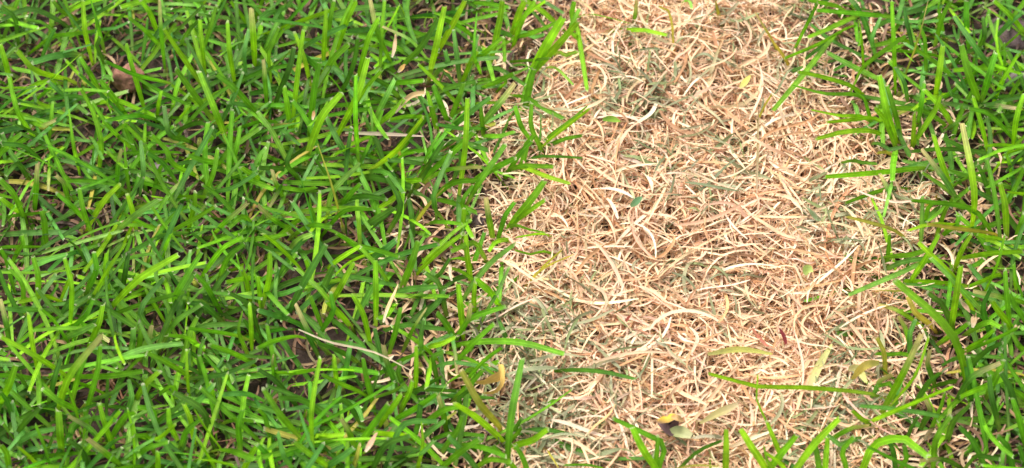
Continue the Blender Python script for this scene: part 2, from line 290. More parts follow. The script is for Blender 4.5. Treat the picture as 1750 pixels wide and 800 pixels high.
# ------------------------------------------------------------------ green blades as read off the photograph: width, points base -> tip, tone
# (positions in half photo pixels within eight fields of the picture)
TRACED = {
(0, 0): """26 770,470 740,390 680,245 b;24 720,400 640,290 600,235 g;22 690,290 600,160 560,98 b;20 700,240 690,150 682,62 b;20 800,270 785,180 777,75 b;22 880,390 800,300 733,250 g;
26 870,200 865,110 858,25 b;20 490,360 455,240 432,155 b;18 560,200 550,100 545,0 g;20 310,190 290,100 283,0 b;16 350,150 330,70 310,0 g;28 250,185 170,195 112,215 t;22 330,290 300,240 272,195 g;
24 415,370 370,310 340,270 g;24 240,275 120,240 55,170 b;22 110,460 60,380 30,260 g;24 30,255 15,200 0,150 b;20 230,340 200,310 165,278 t;22 340,570 345,480 310,360 275,300 g;16 440,640 430,560 425,485 g;
18 520,405 460,395 365,412 g;18 430,490 370,430 315,350 g;16 265,560 250,490 235,370 g;18 170,460 175,410 180,350 g;20 700,660 730,590 745,505 g;20 790,560 810,500 820,430 g;22 670,600 590,560 560,490 515,460 g;
22 760,560 700,550 640,530 g;18 720,660 800,640 880,590 t;24 880,610 850,590 822,570 b;18 530,640 550,570 580,540 g;18 400,620 405,550 415,510 g;22 310,760 360,680 410,630 b;20 280,740 240,700 192,660 g;
20 310,790 285,720 270,640 g;22 460,760 450,710 435,665 b;24 400,790 470,730 545,680 p;20 650,760 665,700 668,655 b;18 590,790 680,740 735,705 g;22 120,690 125,620 128,560 g;22 80,740 45,660 0,610 g;
22 60,720 30,700 0,675 b;26 0,525 35,485 70,460 g;14 180,305 100,300 0,300 b;20 580,285 460,255 360,210 g;26 520,0 470,8 410,25 b;22 530,90 510,40 480,0 b;18 550,160 490,100 437,58 g;18 830,60 800,20 785,0 b;
20 490,180 500,110 505,60 t;14 330,105 400,95 440,75 t;20 880,365 830,358 780,350 t;22 200,70 100,30 0,70 t;20 200,130 150,80 85,65 t;18 150,180 170,130 190,95 t;20 250,60 200,30 180,0 g;18 690,180 720,90 740,20 g;
18 620,150 650,100 690,60 d;22 640,480 580,460 560,360 d;24 600,620 560,560 500,520 d;20 90,600 60,560 20,600 d;20 230,670 215,620 190,600 g;24 155,800 150,750 140,715 g;20 480,650 490,580 480,480 t;
20 620,440 690,420 740,470 d;18 350,200 330,150 345,125 d;20 60,130 50,60 0,20 d;18 110,420 150,430 190,410 g;20 130,540 80,500 0,490 d;18 840,250 835,180 850,100 t;20 780,480 790,430 798,385 t;18 470,540 430,440 425,420 g;
16 540,370 545,340 552,305 b;20 765,400 800,330 830,250 t;22 860,770 830,740 780,780 g;20 740,790 770,760 850,690 g""",
(440, 0): """20 120,420 140,230 157,105 b;20 225,210 230,120 235,30 b;18 180,285 160,200 127,112 b;16 45,260 40,180 75,90 g;26 180,430 195,300 213,210 g;32 170,530 220,400 290,315 b;26 280,450 340,330 378,195 b;
18 345,550 335,400 336,255 b;18 340,350 380,290 425,240 b;26 215,280 260,200 315,150 g;22 350,240 380,130 415,60 b;24 450,200 410,110 385,0 g;18 420,230 425,100 435,0 g;14 570,190 520,135 430,92 p;26 590,250 610,160 640,20 b;
24 620,170 680,60 710,0 b;20 725,115 680,85 625,62 g;22 690,260 680,180 670,100 t;26 800,200 830,60 838,0 b;22 750,200 790,170 840,125 b;20 705,270 730,210 755,170 b;24 640,390 620,340 600,290 g;24 610,430 595,370 580,310 g;
22 670,380 690,330 705,280 g;22 690,660 710,500 718,330 b;26 390,580 480,510 568,400 b;16 570,560 590,510 625,450 g;24 410,425 455,390 505,335 b;22 410,390 440,330 470,270 p;22 470,285 520,280 570,275 g;
24 580,600 680,510 740,450 g;20 630,310 690,290 750,278 d;26 770,420 830,350 880,285 p;20 780,465 830,465 880,450 g;24 700,490 750,500 790,515 t;18 770,440 700,440 612,425 t;20 565,400 500,400 450,410 g;
22 490,620 530,618 560,615 b;20 590,610 650,580 770,570 g;22 610,670 670,625 760,615 g;26 750,610 820,570 880,540 g;24 720,690 760,620 850,490 g;24 800,790 790,740 780,672 g;12 610,720 605,650 585,610 p;
22 530,780 525,720 515,675 t;28 380,765 430,735 468,710 t;22 240,730 260,650 350,560 p;10 285,750 250,620 205,490 y;20 100,545 50,450 0,380 p;24 330,560 280,490 235,400 t;22 370,510 310,510 260,530 g;
30 370,605 470,620 530,640 d;20 370,590 440,590 500,660 d;22 290,700 320,660 355,625 g;16 200,760 180,700 178,670 g;22 130,800 190,770 250,775 g;18 80,660 60,620 50,580 g;18 0,545 15,520 28,505 p;22 110,420 100,350 92,295 b;
20 700,790 705,740 705,710 b;20 830,790 850,730 880,690 g;16 555,740 585,700 640,640 y;16 600,760 650,760 700,765 g;22 770,300 820,280 880,250 g;10 400,495 392,430 387,365 p;24 70,330 110,230 125,160 d;22 200,230 170,200 140,170 d;
20 30,330 25,260 20,205 g;24 100,100 60,40 0,70 t;20 120,20 80,30 50,80 t;24 480,330 440,290 360,250 d;26 500,220 560,160 620,60 d;22 620,240 650,210 640,170 t;22 660,440 720,390 800,330 d;20 770,440 765,390 762,350 g;
22 640,470 700,480 740,500 d;22 560,610 600,540 640,480 d;20 680,590 700,540 690,520 t;22 450,790 490,700 440,600 d;24 280,690 360,670 440,680 d;18 60,640 160,650 200,640 g;20 130,600 100,560 120,500 d;22 100,780 40,740 0,700 g;
18 240,780 300,720 390,715 g;16 760,240 740,180 750,40 g;20 860,120 830,110 800,105 t;20 740,10 800,15 860,25 g;18 490,40 450,30 400,35 t;20 160,160 230,120 330,75 t;22 275,160 310,60 340,0 b;20 240,130 250,60 262,0 g;
20 830,300 850,280 845,250 g;18 720,740 700,690 740,630 g;20 640,760 600,680 660,520 d;18 470,560 500,530 540,520 g""",
(880, 0): """28 40,345 55,270 65,235 g;38 62,240 110,150 165,60 b;32 66,240 150,150 215,75 b;20 212,90 230,200 247,310 b;20 240,50 310,58 393,80 g;18 0,130 70,110 145,75 g;16 0,90 50,40 110,0 b;30 0,90 20,30 35,0 b;
22 105,490 180,430 255,372 b;16 115,470 180,420 250,360 g;20 85,500 55,430 57,350 g;24 30,540 45,480 70,460 g;22 0,550 30,510 60,480 g;20 10,570 70,568 135,570 g;18 20,570 100,600 188,628 b;22 50,475 20,430 0,360 g;
30 0,750 50,690 100,620 g;20 10,750 50,720 105,682 b;16 0,770 50,785 105,795 g;10 540,125 535,70 515,20 490,25 y;10 880,140 850,90 820,40 y;10 840,390 860,350 880,320 y;18 410,60 415,20 415,0 g;18 0,225 30,222 60,235 t;
12 85,480 90,420 88,390 t;24 200,80 195,30 205,0 g;22 215,130 190,100 220,30 g;20 0,140 30,60 70,0 b;12 60,540 140,535 230,540 d;20 150,180 180,190 215,175 p;14 120,230 150,240 200,290 p;20 20,110 80,130 100,115 t;
16 690,25 685,10 690,0 y;14 590,0 600,10 605,30 p;20 110,100 70,50 40,20 t""",
(1310, 0): """24 235,120 130,250 20,380 g;20 310,55 220,95 140,128 b;20 290,90 180,150 60,200 g;20 440,62 300,45 170,35 g;22 390,275 300,230 208,180 p;18 300,300 200,265 105,245 b;16 310,325 200,320 85,290 g;20 370,405 290,410 205,418 b;
20 370,450 270,450 170,475 b;16 330,400 250,395 150,375 b;26 440,470 410,380 385,255 b;24 455,450 435,370 410,290 g;22 430,470 400,400 370,370 b;22 560,575 380,590 197,605 b;24 440,515 432,570 430,620 g;14 432,610 415,680 400,740 p;
26 700,790 710,650 668,420 b;22 640,670 600,560 570,460 b;24 625,410 590,360 538,305 b;22 510,480 580,370 595,325 b;20 520,410 530,350 540,280 g;26 580,320 590,250 603,155 b;30 720,330 690,250 665,150 g;26 740,330 760,260 783,180 g;
20 780,340 810,270 860,185 b;14 810,260 815,200 812,145 g;22 750,490 730,410 705,330 b;18 830,460 760,390 690,370 g;22 845,480 855,400 880,320 b;18 440,290 435,150 428,0 b;10 480,240 520,130 553,0 y;12 330,210 325,130 315,65 b;
22 300,290 340,220 480,120 g;18 480,330 470,280 440,230 t;18 545,230 540,130 520,80 g;18 600,90 590,40 590,0 g;26 690,150 683,70 683,0 g;22 580,140 600,60 630,0 g;22 780,250 720,170 640,55 t;22 880,110 830,50 775,0 b;
20 790,120 840,70 880,40 t;20 880,245 850,225 825,208 b;26 820,790 815,700 798,625 b;20 530,790 532,720 533,670 p;14 450,795 370,765 270,740 y;16 780,800 640,780 545,765 y;22 760,780 690,710 495,685 g;20 590,780 610,720 638,675 g;
22 655,690 600,600 530,510 t;20 780,690 730,660 690,640 t;16 880,665 850,660 820,655 b;14 835,585 828,550 815,520 b;16 880,510 800,495 745,500 b;18 500,480 505,420 505,385 b;20 105,150 140,80 175,10 g;18 250,25 190,10 140,0 g;
14 60,195 20,140 0,105 y;18 380,490 430,515 470,500 d;22 500,330 540,350 600,345 d;20 730,360 780,360 850,370 d;22 630,640 700,600 760,580 d;18 420,660 400,620 385,590 t;20 760,660 740,600 720,560 d;18 830,680 870,600 880,570 g;
20 500,160 480,80 470,20 t;22 350,120 330,60 300,10 t;20 380,90 420,70 470,80 t;18 530,60 560,30 610,20 t;22 730,160 745,120 740,60 d;20 660,330 630,320 610,250 d;18 700,520 660,500 600,470 d;20 820,440 860,430 880,420 d;
16 350,390 330,330 300,310 g;14 410,520 390,525 375,520 y;20 860,790 870,760 880,730 g;20 620,790 650,770 658,735 g;18 370,180 360,130 390,60 t;20 430,130 440,100 470,60 g;16 285,550 330,556 380,560 d;18 540,760 560,700 620,690 g;
18 650,210 680,180 740,160 d;20 840,360 820,340 790,385 p""",
(0, 400): """26 200,600 240,480 350,345 b;22 310,370 340,300 352,240 b;26 385,245 480,150 612,70 b;20 300,590 335,460 343,380 g;22 370,440 500,390 620,375 p;24 450,400 455,360 455,320 t;22 475,390 480,350 485,318 g;24 495,390 510,350 518,315 p;
24 260,490 380,485 493,468 g;20 310,570 380,545 430,510 t;22 128,455 133,520 133,582 g;18 125,450 110,370 97,270 b;20 240,310 245,180 220,80 b;18 250,320 300,270 320,220 g;14 320,210 370,120 430,30 b;22 130,210 130,140 112,75 g;
18 80,240 75,170 30,115 g;20 80,130 160,90 230,70 t;22 140,260 80,260 20,255 t;22 260,600 200,570 145,530 g;20 330,220 360,218 397,212 t;24 235,350 280,330 325,308 p;16 390,100 470,75 530,65 p;22 220,260 250,220 285,190 t;
28 0,580 30,520 55,445 b;20 220,480 110,410 0,350 b;18 220,350 180,290 140,255 g;20 545,270 520,230 498,190 g;22 470,555 500,510 545,470 b;20 635,480 570,440 500,405 g;14 645,540 640,480 637,395 b;20 645,495 760,480 880,430 t;
22 840,430 780,400 718,380 g;18 690,390 640,355 570,345 g;20 820,350 740,335 640,322 g;18 860,370 858,310 853,240 b;16 840,395 815,330 830,260 g;20 740,240 700,170 665,135 g;20 880,150 820,155 770,165 b;20 850,200 840,150 822,110 b;
20 380,710 355,640 340,580 b;22 390,680 430,620 465,610 g;20 530,650 520,600 465,590 g;28 210,740 205,680 200,600 b;22 290,700 295,640 290,600 g;24 410,790 350,740 300,700 g;20 140,800 100,760 65,730 b;22 55,715 120,680 190,665 t;
22 540,800 540,770 538,740 b;22 745,720 700,660 665,600 b;20 660,690 650,630 628,580 b;20 730,580 725,540 720,505 b;14 730,790 700,740 678,700 b;22 650,590 690,560 730,515 t;18 780,640 830,635 870,640 g;26 630,770 720,775 800,790 b;
28 740,740 800,745 870,770 g;22 840,790 860,750 880,720 b;20 780,510 775,480 770,455 b;20 600,690 580,650 575,590 b;20 520,730 500,690 455,690 g;18 630,210 640,130 650,60 t;16 560,60 575,20 585,0 b;20 560,370 600,300 690,240 d;
22 740,280 690,240 640,235 d;20 880,320 850,240 780,200 d;22 300,190 330,120 320,60 g;20 370,190 360,110 365,60 b;20 420,180 430,120 440,60 d;18 290,90 260,40 230,20 d;22 40,160 20,80 0,50 g;20 60,60 80,30 75,0 g;
24 30,360 20,300 0,220 d;22 90,520 60,480 20,470 d;20 170,560 190,480 210,420 d;20 250,560 270,480 300,400 g;22 430,620 450,560 440,500 t;20 540,640 610,590 640,560 d;22 600,560 590,520 540,550 g;24 720,690 690,600 590,540 d;
22 820,720 815,650 830,600 g;20 240,700 250,650 310,620 t;22 330,690 300,660 230,620 t;20 60,680 90,640 140,590 d;20 40,620 20,560 0,540 d;18 470,760 510,730 580,710 g;22 480,700 540,700 600,650 b;20 620,720 640,670 690,630 g;
20 880,560 830,545 740,550 t;18 690,490 680,420 700,350 d;16 460,140 440,180 430,210 d;20 520,330 480,260 560,150 t;22 590,240 610,190 690,60 g;20 750,150 780,80 840,30 g;22 30,790 20,740 0,720 b;24 170,790 150,720 120,650 g;
22 300,800 280,740 230,700 d;20 700,130 760,50 830,10 b""",
(440, 400): """22 405,295 405,200 403,90 b;22 380,350 360,270 325,208 b;24 305,300 270,260 235,230 b;22 250,240 290,170 330,95 b;28 130,220 190,110 235,35 t;28 230,175 250,130 260,110 t;24 20,230 40,150 42,60 b;18 10,230 5,180 0,140 b;
20 260,100 310,65 355,40 b;28 405,75 440,50 475,20 t;22 450,170 410,110 350,45 g;26 500,170 530,90 550,20 g;24 490,195 550,185 610,180 t;20 560,120 620,60 700,0 b;22 670,85 700,85 730,88 g;22 725,130 715,60 712,0 b;
22 730,180 800,95 880,35 p;24 700,310 693,240 685,165 b;22 690,340 720,290 730,235 g;24 670,350 640,300 610,265 g;20 590,385 630,375 680,350 b;22 820,235 790,190 745,150 b;14 770,290 820,200 860,115 d;22 735,285 790,265 845,248 g;
24 700,375 880,368 1050,410 g;20 680,440 740,370 810,305 g;20 740,470 790,420 840,385 g;22 585,405 590,450 578,525 b;18 540,530 543,460 542,380 b;20 455,390 475,320 490,250 g;16 510,370 540,310 580,250 g;18 560,390 560,340 568,290 t;
20 300,480 310,420 320,360 t;18 270,500 265,460 262,415 b;18 190,740 185,600 215,420 b;20 350,540 280,510 220,480 g;22 150,700 80,620 20,530 g;22 240,795 190,760 125,710 b;28 340,735 390,660 448,580 g;22 330,720 310,670 285,630 g;
24 240,795 290,760 330,730 t;22 440,620 470,580 495,545 b;20 500,580 520,540 530,500 b;26 480,630 550,590 615,545 g;22 640,640 630,590 617,550 g;26 500,690 450,685 400,680 b;16 550,790 565,720 560,640 b;30 820,690 740,620 675,580 b;
26 820,650 760,580 695,465 y;24 680,560 720,520 770,465 g;26 855,760 868,620 905,425 g;22 700,720 770,730 850,760 g;22 740,790 690,730 650,690 t;20 870,790 830,750 800,720 g;20 640,730 690,660 700,620 g;18 520,760 560,750 605,705 p;
20 65,475 130,475 200,462 b;16 55,470 50,440 55,410 g;20 200,690 250,690 300,685 b;18 20,760 60,720 90,700 p;18 120,800 90,760 70,680 t;20 200,400 150,310 100,290 d;24 100,290 50,275 0,260 t;22 240,400 180,340 130,240 d;
20 60,210 100,200 150,180 t;22 130,350 60,365 0,390 g;22 330,430 280,400 200,370 d;20 440,470 410,370 400,320 t;22 470,510 440,430 430,380 d;22 390,560 370,480 360,420 g;20 610,480 600,420 640,400 d;22 530,480 480,530 400,560 d;
24 350,640 300,570 250,580 d;20 120,570 60,500 0,460 d;24 240,640 160,570 70,560 d;20 300,570 340,590 360,640 t;22 580,640 640,600 690,590 g;22 450,760 500,650 620,640 t;20 700,640 690,560 730,530 d;22 570,690 620,650 640,640 t;
24 700,480 650,510 620,560 g;20 470,240 440,280 410,290 b;22 350,260 400,170 420,150 t;18 210,290 190,240 180,210 g;20 170,150 175,110 162,85 b;20 330,40 290,10 270,0 g;22 130,100 60,30 20,0 b;24 130,30 160,10 190,0 p;
20 570,280 620,230 640,190 t;22 640,250 620,170 570,130 d;18 560,180 620,140 660,80 d;22 770,70 740,30 660,60 g;18 850,20 810,30 790,60 b;20 740,240 740,200 745,165 b;20 840,330 830,310 825,290 t;24 640,790 700,740 760,700 g;
22 400,790 440,720 520,690 d;20 40,680 20,610 0,600 g;22 40,790 30,750 0,720 g;24 330,790 340,760 350,720 y;20 490,500 480,470 490,440 d;20 220,330 260,260 250,200 g;24 540,690 550,640 560,560 d;20 760,790 800,770 870,780 g""",
(880, 400): """28 480,800 440,740 400,660 b;20 495,790 510,720 450,685 335,630 g;18 480,790 486,740 488,690 g;24 720,800 722,730 722,668 b;26 850,790 810,730 770,665 b;16 570,795 630,740 710,705 d;26 10,720 60,705 115,665 b;
18 0,670 10,650 22,630 d;20 40,800 20,750 0,720 g;18 1235,550 1000,525 820,520 665,478 b;12 300,802 230,788 165,790 g;8 880,690 850,620 825,560 830,480 b;14 668,800 667,785 665,765 b;20 0,690 12,680 22,660 g;12 100,60 50,70 0,55 g;16 95,0 40,5 0,12 b;
10 80,130 120,90 160,55 y;8 560,800 640,790 700,795 y;10 110,740 130,770 150,800 y;10 60,150 110,110 200,70 y;14 20,370 10,360 0,355 b;16 880,800 860,770 850,720 g""",
(1310, 400): """20 590,75 440,140 280,208 p;30 690,550 660,400 600,300 440,160 b;26 400,600 470,470 530,340 b;12 430,580 510,480 555,350 b;26 630,330 650,200 665,105 b;24 610,360 660,330 690,305 g;22 700,250 640,150 520,30 b;20 740,270 640,160 560,80 p;
12 750,190 790,100 815,0 b;20 880,235 800,215 705,195 g;24 360,640 450,600 640,520 b;30 330,800 370,720 470,700 550,760 b;26 110,790 170,710 250,630 b;26 20,790 60,740 105,685 b;18 45,750 25,700 0,640 b;22 200,800 205,740 210,690 b;
22 350,645 320,630 290,600 b;20 470,410 430,412 372,408 g;20 690,400 800,350 860,320 g;20 690,390 740,360 780,325 b;18 650,790 600,770 520,775 d;24 760,540 790,480 810,430 g;22 880,560 855,540 835,530 g;24 830,310 790,260 770,230 b;
22 560,310 510,270 480,210 y;18 490,380 470,310 450,280 g;18 405,450 400,400 375,350 y;20 415,70 420,20 420,0 g;10 380,195 450,195 490,190 y;20 880,400 860,380 840,340 g;22 570,650 600,580 610,540 g;20 480,700 500,650 520,620 d;
18 800,20 750,10 720,0 b;20 650,100 670,50 700,0 b;14 850,170 845,140 848,105 b;22 650,570 700,490 800,440 d;22 540,640 560,600 540,560 d;22 410,80 500,70 560,50 g;20 430,110 490,90 590,80 t;22 680,80 780,65 880,60 b;20 790,140 740,160 690,180 b;
22 640,330 600,240 550,200 d;24 760,330 740,250 770,180 d;20 830,300 820,200 815,120 g;22 880,290 840,230 830,200 g;24 690,460 750,400 810,370 d;22 700,560 690,500 680,430 d;24 860,620 830,520 800,470 d;22 790,640 770,560 760,480 d;
22 880,700 860,620 840,560 g;24 840,790 820,720 790,690 d;22 740,780 700,700 660,660 d;22 570,790 580,700 630,620 g;24 620,700 640,640 700,580 d;20 440,790 430,730 410,690 d;22 460,800 480,760 470,720 g;20 240,690 300,660 350,655 g;
22 180,800 170,740 160,700 g;16 640,120 600,90 520,100 g;22 500,150 540,90 590,0 b;20 490,390 490,340 510,290 t;20 570,500 550,440 560,390 d;22 520,560 560,500 600,470 d;24 370,540 390,500 430,480 t;18 440,560 420,510 380,520 g;
20 870,200 850,150 845,100 g;22 700,330 760,300 800,320 g;20 880,780 870,740 860,720 d;22 680,800 720,760 800,770 d;20 270,790 260,740 300,690 g;14 60,800 30,770 0,750 b;20 310,700 250,720 200,680 t""",
}

# ------------------------------------------------------------------ read the traced blades, gather them into tufts by their roots
LAWN_B = 'the broad dense lawn'
blades = []
for (ox, oy), txt in TRACED.items():
    for it in txt.replace('\n', '').split(';'):
        f = it.split()
        if not f: continue
        wz, tone, q = float(f[0]), f[-1], [tuple(map(float, a.split(','))) for a in f[1:-1]]
        q = [(ox + x/2, oy + y/2) for x, y in q]
        mpp = 0.000309
        up = max(0, q[0][1] - q[-1][1])*mpp; L = sum(math.dist(a, b) for a, b in zip(q, q[1:]))*mpp
        ins = patch_sd(at(*q[-1], 0)[:2])[0]
        ins0 = patch_sd(at(*q[0], 0)[:2])[0]
        zb = 0.012 if ins0 > 0.02 else 0.016
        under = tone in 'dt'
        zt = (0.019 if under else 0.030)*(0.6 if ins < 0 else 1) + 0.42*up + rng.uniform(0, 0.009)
        zt = min(max(zt, 0.018), 0.058, zb + L*0.95)
        n = len(q); pts = []
        for i, (x, y) in enumerate(q):
            s = i/(n - 1)
            pts.append(at(x, y, zb + (zt - zb)*s**0.8 + 0.12*L*math.sin(math.pi*s)*(0.4 if ins < 0 else 1)))
        root = pts[0].copy(); d = pts[1] - pts[0]; d /= np.linalg.norm(d)
        root = root - 0.9*zb*np.array([d[0], d[1], 0]); root[2] = 0.0
        blades.append(dict(pts=[root] + pts, w=wz*0.5*mpp*0.88, tone=tone, root=root, px=q[0], tip=q[-1], L=L, zt=zt, ins=ins))
tufts = []
for b in sorted(blades, key=lambda b: -b['L']):
    best = min(tufts, key=lambda t: np.linalg.norm(t['c'] - b['root']), default=None)
    if best is not None and np.linalg.norm(best['c'] - b['root']) < 0.0125 and len(best['b']) < 8: best['b'].append(b)
    else: tufts.append(dict(c=b['root'].copy(), b=[b]))

LANDMARKS = [((222, 146), 'clay pebble'), ((605, 590), 'pale stalk'), ((838, 650), 'orange leaf'), ((660, 229), 'pinkish stalk'),
             ((276, 297), 'mauve stone'), ((822, 378), 'blackish clod'), ((1738, 138), 'grey stone'), ((1372, 204), 'dark clod'),
             ((1150, 722), 'fallen leaf'), ((1645, 530), 'pinkish flake'), ((1478, 635), 'golden blade'), ((633, 758), 'withered end'),
             ((1341, 575), 'crimson seedling'), ((1075, 546), 'red sprout'), ((1047, 205), 'green clipping'), ((1088, 344), 'teal clipping'),
             ((1275, 138), 'yellow blade'), ((1725, 62), 'soil lump'), ((674, 80), 'tan leaf'), ((536, 196), 'rusty scrap')]
def near_mark(p):
    """where a point lies, told by the landmarks round it"""
    x, y = to_px(p)
    l = sorted((math.hypot(x - a, y - b), n) for (a, b), n in LANDMARKS)
    return ('beside the ' + l[0][1]) if l[0][0] < 55 else f'between {l[0][1]} and {l[1][1]}'
COUNT = ['no', 'one', 'two', 'three', 'four', 'five', 'six', 'seven', 'eight', 'nine', 'ten', 'eleven', 'twelve']
def side_of(p):
    sd = patch_sd(p[:2])[0]
    x, y = to_px(p)
    if sd < -0.006: return 'inside'
    if sd < 0.022: return 'edge'
    return 'broad' if x < 1150 else 'thin'

def wild_blade(root, length, lean, az, curl, hmax):
    """centre line of a blade that rises, leans to az and bends over"""
    k = 8; p = np.array(root, float); out = [p.copy()]; el = math.pi/2 - lean
    for i in range(k):
        el -= curl/k; a = az + rng.normal(0, 0.05)
        p = p + length/k*np.array([math.cos(el)*math.cos(a), math.cos(el)*math.sin(a), math.sin(el)])
        p[2] = min(max(p[2], 0.003 + 0.002*rng.random()), hmax)
        out.append(p.copy())
    return out[::2]

def sheath_mesh(h):
    """the pale tube at the root that the blades come out of"""
    m, lv = 7, 4; V, C = [], []
    cc = np.array([0.42, 0.44, 0.16])*rng.uniform(0.7, 1.1)
    bend = rng.normal(0, 0.0012, 2)
    for j in range(lv):
        f = j/(lv - 1); r = (0.0017 - 0.0006*f)
        for i in range(m):
            a = 2*math.pi*i/m; V.append((r*math.cos(a) + bend[0]*f*f, r*math.sin(a) + bend[1]*f*f, f*h - 0.001)); C.append(cc)
    Fc = [[j*m + i, j*m + (i + 1) % m, (j + 1)*m + (i + 1) % m, (j + 1)*m + i] for j in range(lv - 1) for i in range(m)]
    return mesh_of('sheath', np.array(V), np.array(Fc), np.array(C), np.array(V)*20, M_GREEN)
ntuft = 0
for t in tufts:
    e = tag(link('grass_tuft', None, loc=tuple(t['c'])), None, 'grass tuft')
    made = 0
    for b in t['b']:
        thin = b['w'] < 0.0024
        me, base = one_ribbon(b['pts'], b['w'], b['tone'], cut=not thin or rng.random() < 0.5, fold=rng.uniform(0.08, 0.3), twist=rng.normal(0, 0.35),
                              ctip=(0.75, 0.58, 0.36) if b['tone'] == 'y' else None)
        link('blade', me, e, loc=tuple(base - t['c'])); made += 1
    kind = side_of(t['c'])
    link('sheath', sheath_mesh(0.0055 + 0.004*rng.random()), e)
    if kind in ('broad', 'thin', 'edge') and t['b'][0]['w'] > 0.0026:
        for j in range(1):
            hi = j == 1
            r0 = t['c'] + np.array([rng.normal(0, 0.003), rng.normal(0, 0.003), 0])
            L = rng.uniform(0.035, 0.06) if not hi else rng.uniform(0.04, 0.065)
            me, base = one_ribbon(wild_blade(r0, L, rng.uniform(0.2, 0.7) if hi else rng.uniform(0.6, 1.2), rng.uniform(0, 6.28), rng.uniform(0.1, 0.7), 0.036 if hi else 0.017), rng.uniform(0.0020, 0.0030), str(rng.choice(list('ggdtb'))),
                                  fold=rng.uniform(0.08, 0.3), twist=rng.normal(0, 0.6))
            link('blade', me, e, loc=tuple(base - t['c'])); made += 1
    # how it looks, for its label
    zt = max(b['zt'] for b in t['b']); main = t['b'][0]
    tone = {'b': 'bright green', 'g': 'green', 'd': 'deep green', 't': 'bluish green', 'y': 'yellowish', 'p': 'pale green'}[main['tone']]
    size = 'tall' if zt > 0.047 else ('low' if zt < 0.034 else 'mid-height')
    nm = near_mark(t['c'])
    over = any(b['ins'] < -0.004 for b in t['b'])
    where = {'inside': 'growing in the straw', 'edge': 'leaning over the straw' if over else 'at the straw edge', 'broad': 'in dense lawn', 'thin': 'in the thin lawn'}[kind]
    b_word = 'single-bladed' if made == 1 else COUNT[min(made, 12)] + '-bladed'
    chord = main['pts'][-1] - main['pts'][1]; el_ = math.degrees(math.asin(chord[2]/np.linalg.norm(chord)))
    bent = np.linalg.norm(chord)/sum(np.linalg.norm(b_ - a_) for a_, b_ in zip(main['pts'][1:], main['pts'][2:]))
    pose = 'arching' if bent < 0.96 else ('upright' if el_ > 48 else ('slanting' if el_ > 18 else 'flat-lying'))
    label = f'{size} {pose} {tone} {b_word} tuft {where}, {nm}'
    tag(e, label, None, {'inside': 'lone tufts in the dead straw', 'edge': 'tufts along the edge of the dead patch', 'broad': 'mown tufts of the dense lawn', 'thin': 'mown tufts of the thin lawn'}[kind])
    ntuft += 1
print('TUFTS', ntuft, 'BLADES', len(blades))

# ------------------------------------------------------------------ the rest of the lawn
def many_blades(roots, Lr, lean_r, hmax, Wr, tones, weights, k=9, across=3, curl_r=(0.1, 1.0), cut=True):
    n = len(roots)
    L = rng.uniform(*Lr, n); az = rng.uniform(0, 2*np.pi, n); el = np.pi/2 - rng.uniform(*lean_r, n); cu = rng.uniform(*curl_r, n)
    P = np.zeros((n, k, 3)); P[:, 0] = np.column_stack([roots, np.zeros(n)])
    seg = np.full(k - 1, 1.0)
    if cut: seg[-1] = 0.14
    seg /= seg.sum()
    bendaz = rng.normal(0, 0.5, n)
    for i in range(1, k):
        el = el - cu*seg[i-1]; az = az + bendaz*seg[i-1]
        P[:, i] = P[:, i-1] + (L*seg[i-1])[:, None]*np.column_stack([np.cos(el)*np.cos(az), np.cos(el)*np.sin(az), np.sin(el)])
    lo = 0.002 + 0.004*rng.random(n)
    P[:, 1:, 2] = np.maximum(P[:, 1:, 2], lo[:, None]*np.linspace(0.4, 1, k - 1)[None])
    top = P[:, :, 2].max(1); hm = hmax*rng.uniform(0.75, 1.05, n); f = np.minimum(1, hm/top); P[:, :, 2] *= f[:, None]
    ti = rng.choice(len(tones), n, p=np.array(weights)/sum(weights))
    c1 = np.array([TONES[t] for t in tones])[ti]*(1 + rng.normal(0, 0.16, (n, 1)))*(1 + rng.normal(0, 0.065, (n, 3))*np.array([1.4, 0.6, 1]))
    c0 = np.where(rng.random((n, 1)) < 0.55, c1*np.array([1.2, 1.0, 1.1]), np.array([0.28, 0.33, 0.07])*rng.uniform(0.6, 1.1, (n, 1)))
    NR = np.array([0, -0.3, 0.9]) + rng.normal(0, 0.4, (n, 3)); NR /= np.linalg.norm(NR, axis=1, keepdims=True)
    prof = np.interp(np.linspace(0, 1, k), np.linspace(0, 1, 10), PROF_CUT if cut else PROF_PT)
    return ribbons(P, rng.uniform(*Wr, n), NR, rng.normal(0, 0.6, n), rng.uniform(0.05, 0.3, n), prof, np.clip(c0, .004, .8), np.clip(c1, .004, .8),
                   CUT*rng.uniform(0.1, 0.9, (n, 1)), cut, rng.normal(0, 0.0006, (n, 3)) if cut else None, across)
def merge(parts):
    V, Fc, C, UV, o = [], [], [], [], 0
    for a, b, c, d in parts: V.append(a); Fc.append(b + o); C.append(c); UV.append(d); o += len(a)
    return np.vstack(V), np.vstack(Fc), np.vstack(C), np.vstack(UV)
def scatter(x0, x1, y0, y1, per_m2, keep):
    n = int((x1 - x0)*(y1 - y0)*per_m2); xy = np.column_stack([rng.uniform(x0, x1, n), rng.uniform(y0, y1, n)])
    return xy[rng.random(n) < keep(xy)]
def lawn_prob(xy):
    sd = patch_sd(xy) + 0.006*wob(xy, 90)
    clump = 0.62 + 0.38*np.clip(wob(xy, 130), -1, 1)
    far = xy[:, 0] > 0.12
    return np.clip((sd - np.where(far, 0.003, 0.008))/np.where(far, 0.045, 0.07), 0, 1)**1.35*clump
IN = (-0.36, 0.36, -0.25, 0.27)
in_xy = scatter(*IN, 17000, lawn_prob)
